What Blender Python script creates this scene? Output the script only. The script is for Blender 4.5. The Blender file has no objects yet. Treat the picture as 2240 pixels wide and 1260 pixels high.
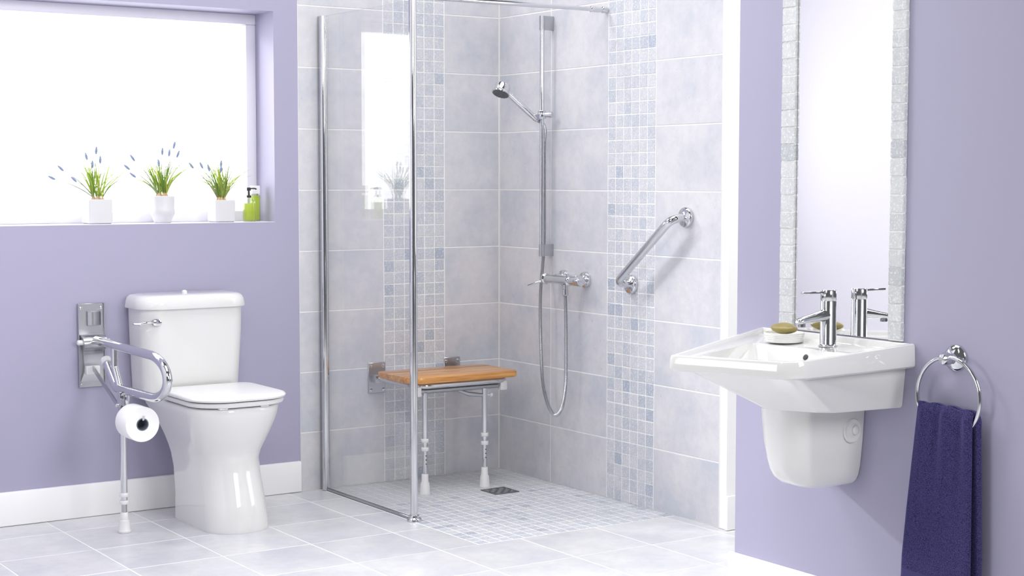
import bpy, bmesh, math, random
from mathutils import Vector, Matrix

SC = bpy.context.scene
COL = SC.collection
R = math.radians
random.seed(7)

# ------------------------------------------------------------------ camera, sky, lights, exposure
cam_data = bpy.data.cameras.new('camera')
cam = bpy.data.objects.new('camera', cam_data)
COL.objects.link(cam)
cam_data.sensor_fit = 'HORIZONTAL'
cam_data.sensor_width = 36.0
cam_data.lens = 56.527
cam_data.clip_start = 0.05
cam_data.clip_end = 60
Rt = Vector((0.8318, -0.5551, 0.0008)); Fw = Vector((0.5538, 0.8300, -0.06744)).normalized()
Up = Rt.cross(Fw).normalized(); Rt = Fw.cross(Up).normalized()
cam.matrix_world = Matrix(((Rt.x, Up.x, -Fw.x, -3.9034), (Rt.y, Up.y, -Fw.y, -5.9542),
                           (Rt.z, Up.z, -Fw.z, 1.2878), (0, 0, 0, 1)))
SC.camera = cam

world = bpy.data.worlds.new('overcast_sky')
SC.world = world
world.use_nodes = True
bg = world.node_tree.nodes['Background']
bg.inputs[0].default_value = (0.97, 0.98, 1.0, 1)
bg.inputs[1].default_value = 0.14


def area_light(name, loc, target, sx, sy, power, color=(1, 1, 1)):
    ld = bpy.data.lights.new(name, 'AREA')
    ld.shape = 'RECTANGLE'; ld.size = sx; ld.size_y = sy
    ld.energy = power; ld.color = color
    lo = bpy.data.objects.new(name, ld)
    COL.objects.link(lo)
    lo.location = loc
    d = Vector(target) - Vector(loc)
    lo.rotation_euler = d.to_track_quat('-Z', 'Y').to_euler()
    lo.visible_camera = True
    return lo


# bright daylight outside the window, a second bright opening beside the basin wall, the studio's lamps overhead, plus added fill lamps
area_light('daylight_outside_window', (-1.9, 1.0, 1.65), (-1.9, 0.0, 1.55), 3.2, 2.2, 112, (1.0, 1.0, 1.0))
area_light('added_window_spot', (-2.6, 1.3, 2.5), (-0.7, -2.6, 0.9), 0.35, 0.35, 15, (1, 0.99, 0.97)).data.spread = R(50)  # added spot outside the window to brighten the basin wall
area_light('daylight_beside_basin_wall', (0.95, -2.75, 1.75), (-0.6, -1.55, 0.3), 1.0, 2.2, 24, (1, 0.985, 0.97))
area_light('key_lamp', (-2.9, 0.35, 4.2), (-0.5, -2.5, 0.6), 1.1, 1.1, 72, (1, 0.995, 0.99))
area_light('overhead_softbox', (-1.3, -1.6, 4.2), (-1.3, -1.6, 0), 2.0, 2.0, 76, (1, 1, 1))
area_light('added_front_fill', (-0.9, -6.0, 2.4), (-2.2, -0.4, 0.8), 1.4, 1.4, 86, (1, 0.99, 0.98))  # added fill, lifts the toilet and left wall from the front
area_light('added_wall_fill', (-2.5, -2.9, 2.3), (-2.1, 0, 1.0), 0.9, 0.9, 22, (1, 1, 1))  # added fill for the left end of the window wall
area_light('added_side_fill', (-4.3, -2.2, 1.2), (-1.0, -2.6, 0.8), 1.0, 1.0, 22, (1, 1, 1))  # added fill, weakens shadows low on the shower and basin walls

vs = SC.view_settings
SC.display_settings.display_device = 'sRGB'
vs.view_transform = 'Standard'
vs.look = 'None'
vs.gamma = 1.0
vs.use_curve_mapping = False
vs.exposure = 0.0
SC.cycles.max_bounces = 10
SC.cycles.transparent_max_bounces = 16
SC.cycles.sample_clamp_indirect = 8.0


# ------------------------------------------------------------------ materials
def srgb(r, g, b):
    def f(c):
        c /= 255.0
        return c / 12.92 if c <= 0.04045 else ((c + 0.055) / 1.055) ** 2.4
    return (f(r), f(g), f(b), 1)


def mat(name, color, rough=0.5, metal=0.0, coat=0.0, spec=0.5, **kw):
    m = bpy.data.materials.new(name)
    m.use_nodes = True
    b = m.node_tree.nodes['Principled BSDF']
    b.inputs['Base Color'].default_value = color
    b.inputs['Roughness'].default_value = rough
    b.inputs['Metallic'].default_value = metal
    b.inputs['Coat Weight'].default_value = coat
    b.inputs['Specular IOR Level'].default_value = spec
    for k, v in kw.items():
        b.inputs[k.replace('_', ' ')].default_value = v
    return m


def nt(m):
    return m.node_tree, m.node_tree.nodes['Principled BSDF']


def add(t, kind, **props):
    n = t.nodes.new(kind)
    for k, v in props.items():
        setattr(n, k, v)
    return n


def noise(t, scale, detail=3, rough=0.5, vec=None):
    n = add(t, 'ShaderNodeTexNoise')
    n.inputs['Scale'].default_value = scale
    n.inputs['Detail'].default_value = detail
    n.inputs['Roughness'].default_value = rough
    if vec is not None:
        t.links.new(vec, n.inputs['Vector'])
    return n.outputs['Fac']


def ramp(t, fac, stops):
    n = add(t, 'ShaderNodeValToRGB')
    e = n.color_ramp.elements
    while len(e) < len(stops):
        e.new(0.5)
    for i, (p, c) in enumerate(stops):
        e[i].position = p; e[i].color = c
    t.links.new(fac, n.inputs['Fac'])
    return n.outputs['Color']


def mixc(t, fac, a, b, mode='MIX'):
    n = add(t, 'ShaderNodeMix', data_type='RGBA', blend_type=mode)
    for s, v in ((n.inputs[0], fac), (n.inputs[6], a), (n.inputs[7], b)):
        if isinstance(v, (int, float, tuple)):
            s.default_value = v
        else:
            t.links.new(v, s)
    return n.outputs[2]


def bump(t, b, h, strength, dist):
    n = add(t, 'ShaderNodeBump')
    n.inputs['Strength'].default_value = strength
    n.inputs['Distance'].default_value = dist
    t.links.new(h, n.inputs['Height'])
    t.links.new(n.outputs['Normal'], b.inputs['Normal'])


def position(t):
    return add(t, 'ShaderNodeNewGeometry').outputs['Position']


def tile_material(name, base, tint, light, rough, bump_d=0.0006):
    m = mat(name, base, rough)
    t, b = nt(m)
    oi = add(t, 'ShaderNodeObjectInfo')
    # every tile starts its clouding at a place of its own
    off = add(t, 'ShaderNodeVectorMath', operation='MULTIPLY')
    comb = add(t, 'ShaderNodeCombineXYZ')
    t.links.new(oi.outputs['Random'], comb.inputs[0]); t.links.new(oi.outputs['Random'], comb.inputs[2])
    t.links.new(comb.outputs[0], off.inputs[0]); off.inputs[1].default_value = (17, 9, 23)
    vec = add(t, 'ShaderNodeVectorMath', operation='ADD')
    t.links.new(position(t), vec.inputs[0]); t.links.new(off.outputs[0], vec.inputs[1])
    v = vec.outputs[0]
    c1 = ramp(t, noise(t, 4.2, 4, 0.6, v), [(0.36, tint), (0.5, base), (0.64, light)])
    c2 = ramp(t, noise(t, 26, 5, 0.65, v), [(0.36, (0.87, 0.88, 0.91, 1)), (0.62, (1, 1, 1, 1))])
    c = mixc(t, 0.55, c1, c2, 'MULTIPLY')
    pits = ramp(t, noise(t, 110, 2, 0.5, v), [(0.24, (0.62, 0.64, 0.69, 1)), (0.31, (1, 1, 1, 1))])
    c = mixc(t, 0.55, c, pits, 'MULTIPLY')
    t.links.new(c, b.inputs['Base Color'])
    bump(t, b, noise(t, 60, 4, 0.6, v), 0.35, bump_d)
    return m


def mosaic_material(name, dark, mid, light, rough=0.45):
    m = mat(name, mid, rough)
    t, b = nt(m)
    oi = add(t, 'ShaderNodeObjectInfo')
    base = ramp(t, oi.outputs['Random'], [(0.0, dark), (0.10, mid), (0.8, light), (1.0, light)])
    p = position(t)
    patch = ramp(t, noise(t, 38, 4, 0.6, p), [(0.35, (0.86, 0.88, 0.91, 1)), (0.65, (1, 1, 1, 1))])
    c = mixc(t, 0.8, base, patch, 'MULTIPLY')
    # chalky white pits of tumbled stone
    pit = ramp(t, noise(t, 150, 5, 0.75, p), [(0.54, (0, 0, 0, 1)), (0.60, (1, 1, 1, 1))])
    c = mixc(t, 0.0, c, (0.86, 0.87, 0.9, 1))
    mx = c.node
    f = add(t, 'ShaderNodeMath', operation='MULTIPLY')
    t.links.new(pit, f.inputs[0]); f.inputs[1].default_value = 0.7
    t.links.new(f.outputs[0], mx.inputs[0])
    t.links.new(c, b.inputs['Base Color'])
    bump(t, b, noise(t, 150, 5, 0.7, p), 0.5, 0.0008)
    return m


def paint_material(name, color):
    m = mat(name, color, 0.62, spec=0.35)
    t, b = nt(m)
    bump(t, b, noise(t, 240, 3, 0.6, position(t)), 0.10, 0.0004)
    return m


M = {}
M['lavender'] = paint_material('lavender_paint', srgb(169, 166, 190))
M['lit_lavender'] = paint_material('lit_lavender_paint', srgb(240, 238, 244))  # strong light on the side wall put into its paint colour
M['white_paint'] = mat('white_gloss_paint', srgb(248, 248, 248), 0.35)
M['frame_white'] = mat('white_window_frame', srgb(226, 224, 234), 0.35)
M['wall_tile'] = tile_material('clouded_wall_tile', srgb(209, 208, 213), srgb(198, 201, 209), srgb(216, 214, 217), 0.42)
M['floor_tile'] = tile_material('clouded_floor_tile', srgb(209, 209, 213), srgb(200, 202, 208), srgb(217, 217, 219), 0.3)
M['mosaic'] = mosaic_material('tumbled_mosaic', srgb(174, 182, 196), srgb(194, 198, 206), srgb(208, 208, 213))
M['floor_mosaic'] = mosaic_material('floor_mosaic_stone', srgb(172, 178, 191), srgb(190, 194, 203), srgb(203, 205, 210))
M['stone'] = mosaic_material('pale_border_stone', srgb(184, 188, 192), srgb(200, 202, 204), srgb(212, 213, 214), 0.65)
M['grout'] = mat('pale_grout', srgb(242, 241, 238), 0.8)
M['ceramic'] = mat('white_ceramic', srgb(226, 226, 225), 0.07, coat=0.4, Coat_Roughness=0.03)
M['plastic'] = mat('white_plastic', srgb(229, 229, 229), 0.3)
M['chrome'] = mat('polished_chrome', (0.68, 0.69, 0.71, 1), 0.07, 1.0)
M['steel'] = mat('brushed_steel', (0.52, 0.53, 0.55, 1), 0.28, 1.0)
M['dark_chrome'] = mat('darker_chrome', (0.42, 0.43, 0.45, 1), 0.18, 1.0)  # darker and rougher than the polished chrome
M['satin'] = mat('satin_chrome', (0.60, 0.61, 0.63, 1), 0.16, 1.0)
M['rubber'] = mat('black_plastic', srgb(38, 38, 42), 0.4)
M['drain'] = mat('dull_grey_metal', (0.16, 0.165, 0.18, 1), 0.42, 0.6)
M['grey_rubber'] = mat('grey_nozzle_rubber', srgb(92, 94, 98), 0.5)
M['mirror'] = mat('mirror_silver', (0.95, 0.95, 0.96, 1), 0.0, 1.0)
M['paper'] = mat('white_tissue', srgb(246, 246, 246), 0.9)
M['core'] = mat('grey_cardboard', srgb(118, 126, 138), 0.9)
M['soap'] = mat('olive_soap', srgb(152, 138, 78), 0.35, Subsurface_Weight=0.15, Subsurface_Radius=(0.01, 0.008, 0.003))
M['dish'] = mat('white_glazed_dish', srgb(238, 238, 234), 0.25)
M['pot'] = mat('white_matt_pot', srgb(214, 214, 217), 0.45)
M['soil'] = mat('pale_gravel', srgb(205, 198, 176), 0.9)
M['bulb'] = mat('papery_bulb', srgb(196, 170, 132), 0.7)
M['stem'] = mat('grey_green_stem', srgb(128, 142, 112), 0.6)
M['flower'] = mat('pale_blue_petals', srgb(138, 152, 184), 0.6)


def leaf_material():
    m = bpy.data.materials.new('thin_green_leaf')
    m.use_nodes = True
    t, b = nt(m)
    oi = add(t, 'ShaderNodeNewGeometry')
    col = ramp(t, oi.outputs['Random Per Island'], [(0.0, srgb(112, 148, 62)), (0.4, srgb(164, 190, 92)), (1.0, srgb(214, 216, 136))])
    t.links.new(col, b.inputs['Base Color'])
    b.inputs['Roughness'].default_value = 0.45
    tr = add(t, 'ShaderNodeBsdfTranslucent')
    t.links.new(col, tr.inputs['Color'])
    mx = add(t, 'ShaderNodeMixShader')
    mx.inputs[0].default_value = 0.6
    out = t.nodes['Material Output']
    t.links.new(b.outputs[0], mx.inputs[1]); t.links.new(tr.outputs[0], mx.inputs[2])
    t.links.new(mx.outputs[0], out.inputs['Surface'])
    return m


def thin_glass(name, tint=(0.997, 0.999, 0.998, 1), refl=1.0):
    m = bpy.data.materials.new(name)
    m.use_nodes = True
    t = m.node_tree
    t.nodes.remove(t.nodes['Principled BSDF'])
    out = t.nodes['Material Output']
    tr = add(t, 'ShaderNodeBsdfTransparent'); tr.inputs[0].default_value = tint
    gl = add(t, 'ShaderNodeBsdfGlossy'); gl.inputs['Roughness'].default_value = 0.0
    # Schlick reflectance from the angle of view, the same on both faces of the sheet
    ge = add(t, 'ShaderNodeNewGeometry')
    dt = add(t, 'ShaderNodeVectorMath', operation='DOT_PRODUCT')
    t.links.new(ge.outputs['Normal'], dt.inputs[0]); t.links.new(ge.outputs['Incoming'], dt.inputs[1])

    def mth(op, a, b_):
        n = add(t, 'ShaderNodeMath', operation=op)
        for i, v in enumerate((a, b_)):
            if v is None: continue
            if isinstance(v, (int, float)): n.inputs[i].default_value = v
            else: t.links.new(v, n.inputs[i])
        return n.outputs[0]
    q = mth('POWER', mth('SUBTRACT', 1.0, mth('ABSOLUTE', dt.outputs['Value'], None)), 5.0)
    fr_out = mth('MULTIPLY', mth('ADD', mth('MULTIPLY', q, 0.96), 0.04), refl)
    mx = add(t, 'ShaderNodeMixShader')
    t.links.new(fr_out, mx.inputs[0])
    t.links.new(tr.outputs[0], mx.inputs[1]); t.links.new(gl.outputs[0], mx.inputs[2])
    t.links.new(mx.outputs[0], out.inputs['Surface'])
    return m


M['leaf'] = leaf_material()
M['glass'] = thin_glass('clear_glass')
M['bottle_glass'] = thin_glass('bottle_glass', (0.90, 0.94, 0.84, 1))


def liquid_material():
    m = bpy.data.materials.new('lime_green_soap')
    m.use_nodes = True
    t, b = nt(m)
    b.inputs['Base Color'].default_value = srgb(204, 212, 116)
    b.inputs['Roughness'].default_value = 0.15
    tr = add(t, 'ShaderNodeBsdfTranslucent'); tr.inputs[0].default_value = srgb(208, 216, 122)
    tp = add(t, 'ShaderNodeBsdfTransparent'); tp.inputs[0].default_value = srgb(230, 236, 176)
    m1 = add(t, 'ShaderNodeMixShader'); m1.inputs[0].default_value = 0.55
    m2 = add(t, 'ShaderNodeMixShader'); m2.inputs[0].default_value = 0.35
    t.links.new(b.outputs[0], m1.inputs[1]); t.links.new(tr.outputs[0], m1.inputs[2])
    t.links.new(m1.outputs[0], m2.inputs[1]); t.links.new(tp.outputs[0], m2.inputs[2])
    t.links.new(m2.outputs[0], t.nodes['Material Output'].inputs['Surface'])
    return m


M['liquid'] = liquid_material()


def wood_material():
    m = mat('oiled_oak', srgb(206, 148, 84), 0.32, coat=0.25)
    t, b = nt(m)
    mp = add(t, 'ShaderNodeMapping')
    oi = add(t, 'ShaderNodeObjectInfo')
    cb = add(t, 'ShaderNodeCombineXYZ')
    t.links.new(oi.outputs['Random'], cb.inputs[1])
    t.links.new(oi.outputs['Random'], cb.inputs[0])
    t.links.new(position(t), mp.inputs['Vector'])
    t.links.new(cb.outputs[0], mp.inputs['Location'])
    mp.inputs['Scale'].default_value = (2.2, 34, 34)
    g = noise(t, 1.6, 6, 0.62, mp.outputs[0])
    c = ramp(t, g, [(0.30, srgb(164, 100, 44)), (0.48, srgb(208, 146, 78)), (0.68, srgb(228, 178, 112))])
    t.links.new(c, b.inputs['Base Color'])
    bump(t, b, g, 0.2, 0.0006)
    return m


M['wood'] = wood_material()


def towel_material():
    m = mat('navy_terry', srgb(60, 56, 104), 0.95, spec=0.1, Sheen_Weight=0.35, Sheen_Roughness=0.5)
    t, b = nt(m)
    b.inputs['Sheen Tint'].default_value = srgb(150, 145, 205)
    p = position(t)
    v = add(t, 'ShaderNodeTexVoronoi'); v.inputs['Scale'].default_value = 640
    t.links.new(p, v.inputs['Vector'])
    c = ramp(t, v.outputs['Distance'], [(0.05, srgb(94, 90, 144)), (0.7, srgb(32, 28, 66))])
    t.links.new(c, b.inputs['Base Color'])
    bump(t, b, v.outputs['Distance'], -0.9, 0.003)
    return m


M['towel'] = towel_material()
M['towel_band'] = mat('navy_woven_band', srgb(68, 64, 112), 0.85, spec=0.2)

# ------------------------------------------------------------------ geometry helpers
WORLD = {}      # world place of every parent


def empty(name, loc, label=None, cat=None, group=None):
    o = bpy.data.objects.new(name, None)
    o.empty_display_size = 0.05
    COL.objects.link(o)
    o.location = loc
    WORLD[o.name] = Vector(loc)
    tag(o, label, cat, group)
    return o


def tag(o, label=None, cat=None, group=None, kind=None):
    if label: o['label'] = label
    if cat: o['category'] = cat
    if group: o['group'] = group
    if kind: o['kind'] = kind
    return o


def place(o, c, parent):
    WORLD[o.name] = Vector(c)
    if parent is not None:
        o.parent = parent
        o.location = Vector(c) - WORLD[parent.name]
    else:
        o.location = c


def obj(name, bm, material, parent=None, smooth=40, flat=False, kind=None, label=None):
    bmesh.ops.recalc_face_normals(bm, faces=bm.faces)
    vs_ = [v.co for v in bm.verts]
    lo = Vector((min(v.x for v in vs_), min(v.y for v in vs_), min(v.z for v in vs_)))
    hi = Vector((max(v.x for v in vs_), max(v.y for v in vs_), max(v.z for v in vs_)))
    c = (lo + hi) / 2
    c.z = lo.z
    bmesh.ops.translate(bm, verts=bm.verts, vec=-c)
    me = bpy.data.meshes.new(name)
    bm.to_mesh(me)
    bm.free()
    me.materials.append(material)
    if not flat:
        me.shade_smooth()
        me.set_sharp_from_angle(angle=R(smooth))
    o = bpy.data.objects.new(name, me)
    COL.objects.link(o)
    place(o, c, parent)
    tag(o, label, None, None, kind)
    return o


def new():
    return bmesh.new()


def box(bm, x0, x1, y0, y1, z0, z1, bev=0.0, seg=2, mtx=None):
    r = bmesh.ops.create_cube(bm, size=1.0)
    vs_ = r['verts']
    for v in vs_:
        v.co = Vector(((x0 + x1) / 2 + v.co.x * (x1 - x0), (y0 + y1) / 2 + v.co.y * (y1 - y0), (z0 + z1) / 2 + v.co.z * (z1 - z0)))
    if mtx is not None:
        for v in vs_:
            v.co = mtx @ v.co
    if bev > 0:
        es = list({e for v in vs_ for e in v.link_edges})
        bmesh.ops.bevel(bm, geom=es, offset=bev, segments=seg, profile=0.6, affect='EDGES')
    return bm


def ring_faces(bm, a, b):
    n = len(a)
    for i in range(n):
        bm.faces.new((a[i], a[(i + 1) % n], b[(i + 1) % n], b[i]))


def loft(bm, rings, cap0=True, cap1=True, close=False):
    vr = [[bm.verts.new(p) for p in r] for r in rings]
    for a, b in zip(vr, vr[1:]):
        ring_faces(bm, a, b)
    if close:
        ring_faces(bm, vr[-1], vr[0])
    else:
        if cap0: bm.faces.new(vr[0])
        if cap1: bm.faces.new(vr[-1])
    return bm


def frames(pts, closed=False):
    n = len(pts)
    tg = []
    for i in range(n):
        if closed:
            d = pts[(i + 1) % n] - pts[i - 1]
        else:
            d = pts[min(i + 1, n - 1)] - pts[max(i - 1, 0)]
        tg.append(d.normalized())
    ref = Vector((0, 0, 1)) if abs(tg[0].z) < 0.9 else Vector((1, 0, 0))
    u = tg[0].cross(ref).normalized()
    out = []
    for i in range(n):
        u = (u - tg[i] * u.dot(tg[i]))
        if u.length < 1e-6:
            u = tg[i].orthogonal()
        u.normalize()
        out.append((u, tg[i].cross(u)))
    return out


def tube(bm, pts, r, n=16, radii=None, closed=False, cap=True):
    pts = [Vector(p) for p in pts]
    fr = frames(pts, closed)
    rings = []
    for i, p in enumerate(pts):
        rr = radii[i] if radii else r
        u, w = fr[i]
        rings.append([p + (u * math.cos(2 * math.pi * k / n) + w * math.sin(2 * math.pi * k / n)) * rr for k in range(n)])
    return loft(bm, rings, cap, cap, closed)


def fillet(pts, rad, n=8):
    pts = [Vector(p) for p in pts]
    out = [pts[0]]
    for a, b, c in zip(pts, pts[1:], pts[2:]):
        d1 = (a - b); d2 = (c - b)
        ang = d1.angle(d2)
        t = min(rad / math.tan(ang / 2), d1.length * 0.49, d2.length * 0.49)
        p0 = b + d1.normalized() * t; p1 = b + d2.normalized() * t
        r_ = t * math.tan(ang / 2)
        mid = (d1.normalized() + d2.normalized())
        if mid.length < 1e-6:
            out.append(b)
            continue
        ctr = b + mid.normalized() * math.sqrt(t * t + r_ * r_)
        e0 = p0 - ctr; e1 = p1 - ctr
        full = e0.angle(e1)
        for k in range(n + 1):
            th = full * k / n
            if full < 1e-4:
                out.append(p0); break
            out.append(ctr + (e0 * math.sin(full - th) + e1 * math.sin(th)) / math.sin(full))
    out.append(pts[-1])
    return out


def spline(pts, n=12, closed=False):
    pts = [Vector(p) for p in pts]
    out = []
    m = len(pts)
    rng = range(m) if closed else range(m - 1)
    for i in rng:
        if closed:
            p0, p1, p2, p3 = pts[i - 1], pts[i], pts[(i + 1) % m], pts[(i + 2) % m]
        else:
            p0, p1, p2, p3 = pts[max(i - 1, 0)], pts[i], pts[i + 1], pts[min(i + 2, m - 1)]
        for k in range(n):
            t = k / n
            out.append(0.5 * ((2 * p1) + (p2 - p0) * t + (2 * p0 - 5 * p1 + 4 * p2 - p3) * t * t + (3 * p1 - p0 - 3 * p2 + p3) * t ** 3))
    if not closed:
        out.append(pts[-1])
    return out


def lathe(bm, prof, base, axis=(0, 0, 1), n=32, squash=None):
    """prof: (radius, height) pairs along axis from base"""
    base = Vector(base); ax = Vector(axis).normalized()
    u = ax.orthogonal().normalized(); w = ax.cross(u)
    rings = []
    for r, h in prof:
        rings.append([base + ax * h + (u * math.cos(2 * math.pi * k / n) + w * math.sin(2 * math.pi * k / n)) * max(r, 1e-5) for k in range(n)])
    return loft(bm, rings)


def rrect(x0, x1, y0, y1, rads, z=0.0, n=6):
    """rounded rectangle, corners in order (x1,y1) (x0,y1) (x0,y0) (x1,y0)"""
    if isinstance(rads, (int, float)):
        rads = (rads,) * 4
    cs = [(x1, y1, 0), (x0, y1, 90), (x0, y0, 180), (x1, y0, 270)]
    out = []
    for (cx, cy, a0), r in zip(cs, rads):
        r = max(r, 1e-4)
        sx = -1 if cx == x1 else 1
        sy = -1 if cy == y1 else 1
        ox, oy = cx + sx * r, cy + sy * r
        for k in range(n + 1):
            a = R(a0 + 90 * k / n)
            zz = z(ox + r * math.cos(a), oy + r * math.sin(a)) if callable(z) else z
            out.append(Vector((ox + r * math.cos(a), oy + r * math.sin(a), zz)))
    return out


def prism(bm, poly, z0, z1, bev=0.0):
    if bev > 0:
        c = sum(poly, Vector((0, 0, 0))) / len(poly)

        def ins(d, z):
            res = []
            n = len(poly)
            for i, p in enumerate(poly):
                t = (poly[(i + 1) % n] - poly[i - 1]); t.z = 0; t.normalize()
                nrm = Vector((t.y, -t.x, 0))
                if nrm.dot(p - c) < 0: nrm = -nrm
                q = p - nrm * d
                res.append(Vector((q.x, q.y, z)))
            return res
        loft(bm, [ins(bev, z0), ins(bev * 0.3, z0 + bev * 0.3), ins(0, z0 + bev), ins(0, z1 - bev), ins(bev * 0.3, z1 - bev * 0.3), ins(bev, z1)])
    else:
        loft(bm, [[Vector((p.x, p.y, z0)) for p in poly], [Vector((p.x, p.y, z1)) for p in poly]])
    return bm


def linked(name, me, c, parent, rot=None):
    o = bpy.data.objects.new(name, me)
    COL.objects.link(o)
    place(o, c, parent)
    if rot: o.rotation_euler = rot
    return o


# ------------------------------------------------------------------ the room
XC = -0.575          # face of the basin wall
WIN_R, SILL, HEAD = -1.083, 1.116, 1.961
WIN_L = -2.47
TOP = 2.493
rows = [0.0] + [0.25 * k - 0.007 for k in range(1, 11)]

bm = new()                                                            # painted left wall around its window, and the core behind the tiles
PY = 0.004
box(bm, -4.6, 0.12, PY, 0.30, 0, SILL - 0.003)
box(bm, -4.6, 0.12, PY, 0.30, HEAD, TOP + 0.1)
box(bm, WIN_R, 0.12, PY, 0.30, SILL - 0.003, HEAD)
box(bm, -4.6, WIN_L, PY, 0.30, SILL - 0.003, HEAD)
wall_left = obj('wall_left', bm, M['lavender'], flat=True, kind='structure')
bm = new(); box(bm, 0.007, 0.12, -1.488, PY, 0, TOP + 0.1)
wall_back = obj('wall_back', bm, M['lavender'], flat=True, kind='structure')
bm = new(); box(bm, 0.12, 2.2, -1.53, -1.40, 0, TOP + 0.1); box(bm, -0.004, 0.12, -1.53, -1.488, 0, TOP + 0.1, 0.003)
wall_recess = obj('wall_recess', bm, M['white_paint'], flat=True, kind='structure')  # white here stands in for lavender paint under strong light
bm = new(); box(bm, XC, XC + 0.11, -5.0, -2.22, 0, TOP + 0.1)
wall_right = obj('wall_right', bm, M['lavender'], flat=True, kind='structure')
bm = new(); box(bm, -2.87, -2.75, -1.75, PY, 0, TOP + 0.1)
wall_side = obj('wall_side', bm, M['lit_lavender'], flat=True, kind='structure')

# grout beds
bm = new(); box(bm, -0.977, 0.007, 0.0015, PY + 0.003, 0, TOP)
obj('grout', bm, M['grout'], wall_left, flat=True)
bm = new(); box(bm, 0.0015, 0.009, -1.490, 0.0, 0, TOP)
obj('grout', bm, M['grout'], wall_back, flat=True)

G = 0.0022       # half a joint


def tile_mesh(w, h, d=0.006, bev=0.0012):
    bm = new()
    box(bm, -w / 2, w / 2, 0, d, -h / 2, h / 2, bev, 1)
    me = bpy.data.meshes.new('tile')
    bm.to_mesh(me); bm.free()
    me.materials.append(M['wall_tile'])
    return me


cache = {}


def big_tile(wall, u0, u1, z0, z1):
    w, h = round(u1 - u0 - 2 * G, 4), round(z1 - z0 - 2 * G, 4)
    if (w, h) not in cache:
        cache[(w, h)] = tile_mesh(w, h)
    dv = random.uniform(-0.0003, 0.0003)
    if wall is wall_left:
        linked('wall_tile', cache[(w, h)], ((u0 + u1) / 2, dv, (z0 + z1) / 2), wall)
    else:
        linked('wall_tile', cache[(w, h)], (dv, (u0 + u1) / 2, (z0 + z1) / 2), wall, (0, 0, R(-90)))


for z0, z1 in zip(rows, rows[1:]):
    for a, b in ((-0.282, 0.0), (-0.978, -0.582)):
        big_tile(wall_left, a, b, z0, z1)
    for a, b in ((-0.399, -0.004), (-0.795, -0.399), (-1.488, -1.096)):
        big_tile(wall_back, a, b, z0, z1)


def stone_mesh(s, seed, material, t=0.007, rag=0.0011):
    rnd = random.Random(seed)
    bm = new()
    n = 5
    h = s / 2
    outline = []
    for (ax, az), (bx, bz) in (((-h, -h), (h, -h)), ((h, -h), (h, h)), ((h, h), (-h, h)), ((-h, h), (-h, -h))):
        for k in range(n):
            f = k / n
            outline.append(Vector((ax + (bx - ax) * f + rnd.uniform(-rag, rag) * 0.6, 0, az + (bz - az) * f + rnd.uniform(-rag, rag) * 0.6)))
    front = [Vector((p.x * 0.955, rnd.uniform(-0.0002, 0.0004), p.z * 0.955)) for p in outline]
    mid = [Vector((p.x, 0.0013, p.z)) for p in outline]
    back = [Vector((p.x, t, p.z)) for p in outline]
    loft(bm, [back, mid, front])
    bmesh.ops.recalc_face_normals(bm, faces=bm.faces)
    me = bpy.data.meshes.new('mosaic_stone')
    bm.to_mesh(me); bm.free()
    me.materials.append(material)
    return me


wall_stones = [stone_mesh(0.0464, s, M['mosaic']) for s in range(6)]
floor_stones = [stone_mesh(0.0448, 20 + s, M['floor_mosaic']) for s in range(6)]
for j in range(10):
    for jj in range(5):
        z0, z1 = rows[j], rows[j + 1]
        zc = z0 + (z1 - z0) * (jj + 0.5) / 5
        for i in range(6):
            d = random.uniform(-0.0006, 0.0006)
            linked('mosaic_tile', random.choice(wall_stones), (-0.582 + 0.05 * (i + 0.5), d, zc), wall_left, (0, R(random.choice((0, 90, 180, 270))), 0))
            linked('mosaic_tile', random.choice(wall_stones), (d, -1.096 + 0.0502 * (i + 0.5), zc), wall_back, (0, 0, R(-90)))

# floor
bm = new(); box(bm, -5.2, 2.2, -8.6, 0.1, -0.08, -0.0009)
floor = obj('floor', bm, M['grout'], flat=True, kind='structure')
xs = [-1.045 + 0.333 * k for k in range(-12, 7)]
ys = [-0.217 - 0.336 * k for k in range(-1, 11)]
TX, TY = -0.888, -1.225
fcache = {}


def floor_tile(x0, x1, y1, y0):
    x0 = x0 + G; x1 = x1 - G; y0 = y0 + G; y1 = y1 - G
    if x1 - x0 < 0.01 or y1 - y0 < 0.01:
        return
    k = (round(x1 - x0, 3), round(y1 - y0, 3))
    if k not in fcache:
        bm = new(); box(bm, -k[0] / 2, k[0] / 2, -k[1] / 2, k[1] / 2, -0.008, 0, 0.0012, 1)
        me = bpy.data.meshes.new('floor_tile'); bm.to_mesh(me); bm.free()
        me.materials.append(M['floor_tile'])
        fcache[k] = me
    linked('floor_tile', fcache[k], ((x0 + x1) / 2, (y0 + y1) / 2, random.uniform(-0.0004, 0.0002)), floor)


for a, b in zip(xs, xs[1:]):
    for t, u in zip(ys, ys[1:]):
        y1, y0 = min(t, 0.0), u
        x0, x1 = a, b
        if y0 > TY - 0.05 and x1 > TX + 0.001:                        # beside the mosaic shower floor
            x1 = min(x1, TX)
            if x1 - x0 < 0.02: continue
        if y0 > -1.3 and x0 > -0.05: continue
        if y0 > TY - 0.35 and x1 > 0.0 and y1 > -1.49: x1 = 0.0
        floor_tile(x0, x1, y1, y0)

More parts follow.
